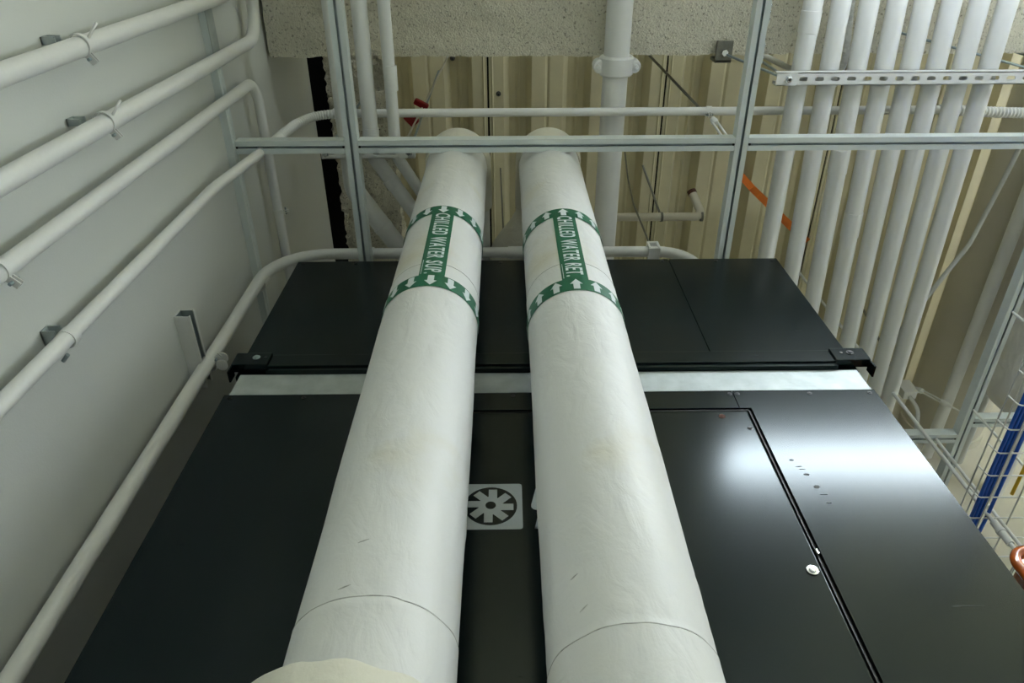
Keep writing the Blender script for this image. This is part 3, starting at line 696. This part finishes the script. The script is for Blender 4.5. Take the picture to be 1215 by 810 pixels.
# bent thin conduit
t = thing('conduit', 'thin pale conduit swinging down from the flexible hose at far right', 'conduit', (2.1, .9, 4.3))
MB().tube(fillet([(2.102, .702, 4.31), (2.115, .78, 4.55), (2.121, 1.019, 4.6), (2.066, 1.348, 4.6), (1.954, 1.61, 4.6), (1.89, 1.76, 4.6), (1.85, 2.0, 4.62), (1.85, 2.74, 4.62)], .25), .0105, 14).build('tube', 'white_dull', t)
# junction box and its drops
t = thing('junction_box', 'small white junction box below the rightmost conduit', 'junction box', (2.17, 2.33, 4.80))
MB().box(2.135, 2.205, 2.30, 2.345, 4.80, 4.905, .004).build('box', 'white', t)
MB().box(2.130, 2.210, 2.292, 2.301, 4.795, 4.910, .003).build('cover', 'white', t)
MB().tube(fillet([(2.17, 2.33, 4.80), (2.17, 2.34, 4.70), (2.15, 2.50, 4.60), (2.15, 2.74, 4.56)], .06), .011, 14).build('drop_conduit', 'white_dull', t)
MB().tube([(2.15, 2.33, 4.905), (2.13, 2.22, 5.05), (2.11, 2.10, 5.45)], .007, 10).build('feed_conduit', 'rod', t)
b = MB()
for k in range(16):
    a = k/15; p = Vector((2.21, 2.31, 4.83)).lerp(Vector((2.27, 2.20, 4.38)), a)
    pass
A, B = Vector((2.209, 2.296, 4.84)), Vector((2.30, 2.22, 4.46)); d = B-A; n1 = d.cross(Vector((0, 1, 0))).normalized()*.012
b.cyl(A+d*.1+n1, A+d*.5+n1, .004, 8); b.cyl(A+d*.1-n1, A+d*.5-n1, .004, 8); b.lathe(A, d, [(0, .006), (.03, .014), (.05, .014)], 10); b.lathe(A+d*.48, d, [(0, .014), (.03, .014), (.06, .006)], 10); b.cyl(A+d*.5, B, .0045, 8)
b.lathe(B, d, [(0, .008), (.01, .016), (.02, .016), (.03, .008)], 8)
tag(b.build('turnbuckle', 'white'), 'white turnbuckle stay sloping across the cream duct end', 'turnbuckle')

# wire basket tray with cables
t = thing('cable_basket', 'white wire cable basket holding blue and yellow cables at right', 'cable tray', (1.75, 1.5, 3.44))
TX0, TX1, TZ, TH = 1.602, 1.90, 3.440, .054; r_ = .0027
ys = [1.085+.097*k for k in range(-9, 15)]
for y in ys:
    MB().tube(fillet([(TX0-.004, y, TZ+TH), (TX0, y, TZ), (TX1, y, TZ), (TX1+.004, y, TZ+TH)], .012, 5), r_, 8).build('cross_wire', 'white', t)
for x, z in ((TX0-.004, TZ+TH), (TX0-.001, TZ+.022), (TX0+.035, TZ-.005), (TX0+.135, TZ-.005), (TX0+.235, TZ-.005), (TX1-.012, TZ-.005), (TX1+.001, TZ+.022), (TX1+.004, TZ+TH)):
    MB().cyl((x, ys[0]-.03, z), (x, ys[-1]+.03, z), r_, 8).build('long_wire', 'white', t)
zc = TZ+.010
lab = ['outermost blue cable on the left side of the wire basket', 'blue cable second from left in the wire basket', 'blue cable third from left in the wire basket', 'blue cable lying apart, right of the blue bundle']
for k, x in enumerate((1.6135, 1.6265, 1.6395, 1.668)):
    tag(MB().tube([(x+.0035+.003*sin(y*3), y, zc) for y in [-.4+.12*j for j in range(20)]]+[(x-.002, 1.99, zc+.0)], .0062, 10).build('data_cable', 'blue'), lab[k], 'cable', 'blue data cables')
tag(MB().tube([(1.722+.005*sin(y*2), y, zc) for y in [-.4+.12*j for j in range(19)]], .006, 10).build('data_cable', 'yellow'), 'single yellow cable right of the blue ones in the basket', 'cable')
# second tray further right and lower
t = thing('cable_basket', 'second lower wire cable basket at the right edge', 'cable tray', (1.95, 1.6, 3.24))
for y in [1.2+.1*k for k in range(12)]:
    MB().tube(fillet([(1.726, y, 3.294), (1.73, y, 3.24), (2.03, y, 3.24), (2.034, y, 3.294)], .012, 5), r_, 8).build('cross_wire', 'white', t)
for x, z in ((1.726, 3.294), (1.73, 3.262), (1.77, 3.235), (1.88, 3.235), (1.99, 3.235), (2.034, 3.294)):
    MB().cyl((x, 1.15, z), (x, 2.36, z), r_, 8).build('long_wire', 'white', t)
# vertical rods hanging the baskets close to the unit
t = thing('hanger_rod', 'white vertical rod with coupling close to the unit right side', 'rod', (1.66, 1.925, 3.2))
MB().cyl((1.665, 1.850, 3.22), (1.665, 1.850, 5.5), .0075, 12).build('rod', 'white', t)
MB().lathe((1.665, 1.850, 3.31), (0, 0, 1), [(0, .008), (0, .0125), (.05, .0125), (.05, .016), (.062, .016), (.062, .0125), (.10, .0125), (.10, .008)], 12).build('coupling', 'white', t)
tag(MB().cyl((1.725, 1.885, 3.22), (1.725, 1.885, 3.9), .0060, 12).build('hanger_rod', 'white'), 'white vertical rod crossing the low cross strut, beside the wire basket', 'rod')
for y in (1.30, 1.74): tag(MB().cyl((1.828, y, 3.22), (1.828, y, 3.9), .005, 10).build('hanger_rod', 'white'), 'thin white rod holding the cable baskets at the right edge', 'rod', 'rods holding the cable baskets')
# amber cover at the right edge
t = thing('plastic_cover', 'shiny amber plastic cover at the right edge beside the unit', 'plastic cover', (1.55, 1.36, 2.4))
ax, ay, azt, azb = 1.150, 1.30, 2.782, 2.40
flat([rrect(ax, 1.95, azb, azt, .045, 8)], ay+.012, .006).build('face', 'amber', t)
P = rrect(ax, 1.95, azb, azt, .045, 8); P = [P[-1]]+P
MB().tube([(x, ay, z) for x, z in P], .012, 14).build('rim', 'amber', t)
MB().box(ax+.02, 1.93, ay+.012, ay+.10, azb+.02, azt-.02, .01).build('back_tray', 'amber', t)
flat([rrect(ax+.075, ax+.20, azt-.125, azt-.062, .01)], ay+.0055, .0008).build('sticker', 'letter', t)
MB().tube([(ax+.09, ay-.004, azt-.042), (1.93, ay-.004, azt-.042)], .007, 10).build('cable_tie', 'yellow', t)
for x in (1.78, 1.90): MB().cyl((x, 1.36, azt-.03), (x, 1.36, 3.236), .005, 10).build('hanger_rod', 'zinc', t)
# things on the far wall, right
t = thing('wall_cabinet', 'pale wall box on the far wall behind the wire basket', 'wall box', (2.95, 2.7, 3.6))
MB().box(2.80, 3.20, 2.60, 2.75, 3.55, 4.05, .006).build('box', 'white', t)
MB().box(2.815, 3.185, 2.594, 2.602, 3.565, 4.035, .003).build('cover', 'white', t)
t = thing('wall_pipe', 'white pipe stack on the far wall left of the blue cables', 'pipe', (2.24, 2.68, 0))
MB().cyl((2.24, 2.69, 0), (2.24, 2.69, 4.62), .035, 20).build('tube', 'white', t)
MB().lathe((2.24, 2.69, 4.30), (0, 0, 1), [(0, .036), (0, .042), (.05, .042), (.05, .036)], 20).build('coupling', 'white', t)

# ================================================================== LAMPS (one read from its reflection, the rest added)
def lamp(x0, x1, y, z, label, m, w=.055):
    t = thing('linear_lamp', label, 'lamp', ((x0+x1)/2, y, z), 'linear ceiling lamps')
    MB().box(x0-.02, x1+.02, y-w-.008, y+w+.008, z+.004, z+.06, .004).build('lamp_housing', 'white', t)
    MB().box(x0, x1, y-w, y+w, z-.004, z+.0045, .002).build('lamp_diffuser', m, t)
    MB().box(x0, x1, y-w*.8, y+w*.8, z+.058, z+.064, .002).build('upper_diffuser', m+'_up', t)
    for x in (x0+.085, x1-.15): MB().cyl((x, y, z+.06), (x, y, 5.5), .003, 8).build('hanger_rod', 'zinc', t)
    return t
lamp(.86, 2.30, .095, 3.80, 'long white lamp mirrored as the bright band on the black panel', 'lamp')
for x0, x1, y, l in ((1.6, 4.6, -2.3, 'added unseen lamp behind the viewer, nearest row'), (-.4, 2.6, -4.4, 'added unseen lamp behind the viewer, far row'), (4.9, 6.6, -.9, 'added unseen lamp far to the right'), (3.9, 6.2, -3.2, 'added unseen lamp at far right and behind')):
    lamp(x0, x1, y, 3.80, l, 'lamp_far', .07)  # unseen lamps added to light the room and the deck
lamp(3.15, 4.65, 1.0, 3.80, 'added unseen lamp to the right of the cable baskets', 'lamp_side', .06)  # added out of view to brighten the deck beyond the beam
lamp(5.0, 6.5, 1.4, 3.80, 'added unseen lamp far out of frame on the right', 'lamp_side', .06)  # second added side lamp, farther off for more even deck light

# ================================================================== CAMERA AND VIEW
cam = bpy.data.cameras.new('camera'); co = bpy.data.objects.new('camera', cam); COL.objects.link(co)
F, EL, YAW, ROLL = 870.13, radians(58.542), radians(.692), radians(-1.063)
d = Vector((cos(EL)*sin(YAW), cos(EL)*cos(YAW), sin(EL))); ri = Vector((cos(YAW), -sin(YAW), 0)); up = ri.cross(d)
X = ri*cos(ROLL)+up*sin(ROLL); U = -ri*sin(ROLL)+up*cos(ROLL)
co.matrix_world = Matrix(((X.x, U.x, -d.x, 0), (X.y, U.y, -d.y, 0), (X.z, U.z, -d.z, 1.6), (0, 0, 0, 1)))
cam.sensor_width = 36; cam.lens = 36*F/1215; cam.clip_start = .02
cam.dof.use_dof = False
scene.camera = co
wd = bpy.data.worlds.new('world'); scene.world = wd; wd.use_nodes = True
wd.node_tree.nodes['Background'].inputs[0].default_value = (.9, 1, .97, 1); wd.node_tree.nodes['Background'].inputs[1].default_value = .05
scene.view_settings.view_transform = 'Standard'; scene.view_settings.look = 'None'; scene.view_settings.gamma = 1; scene.view_settings.use_curve_mapping = False
scene.view_settings.exposure = 0.25
scene.cycles.max_bounces = 10; scene.cycles.diffuse_bounces = 6; scene.cycles.use_denoising = True
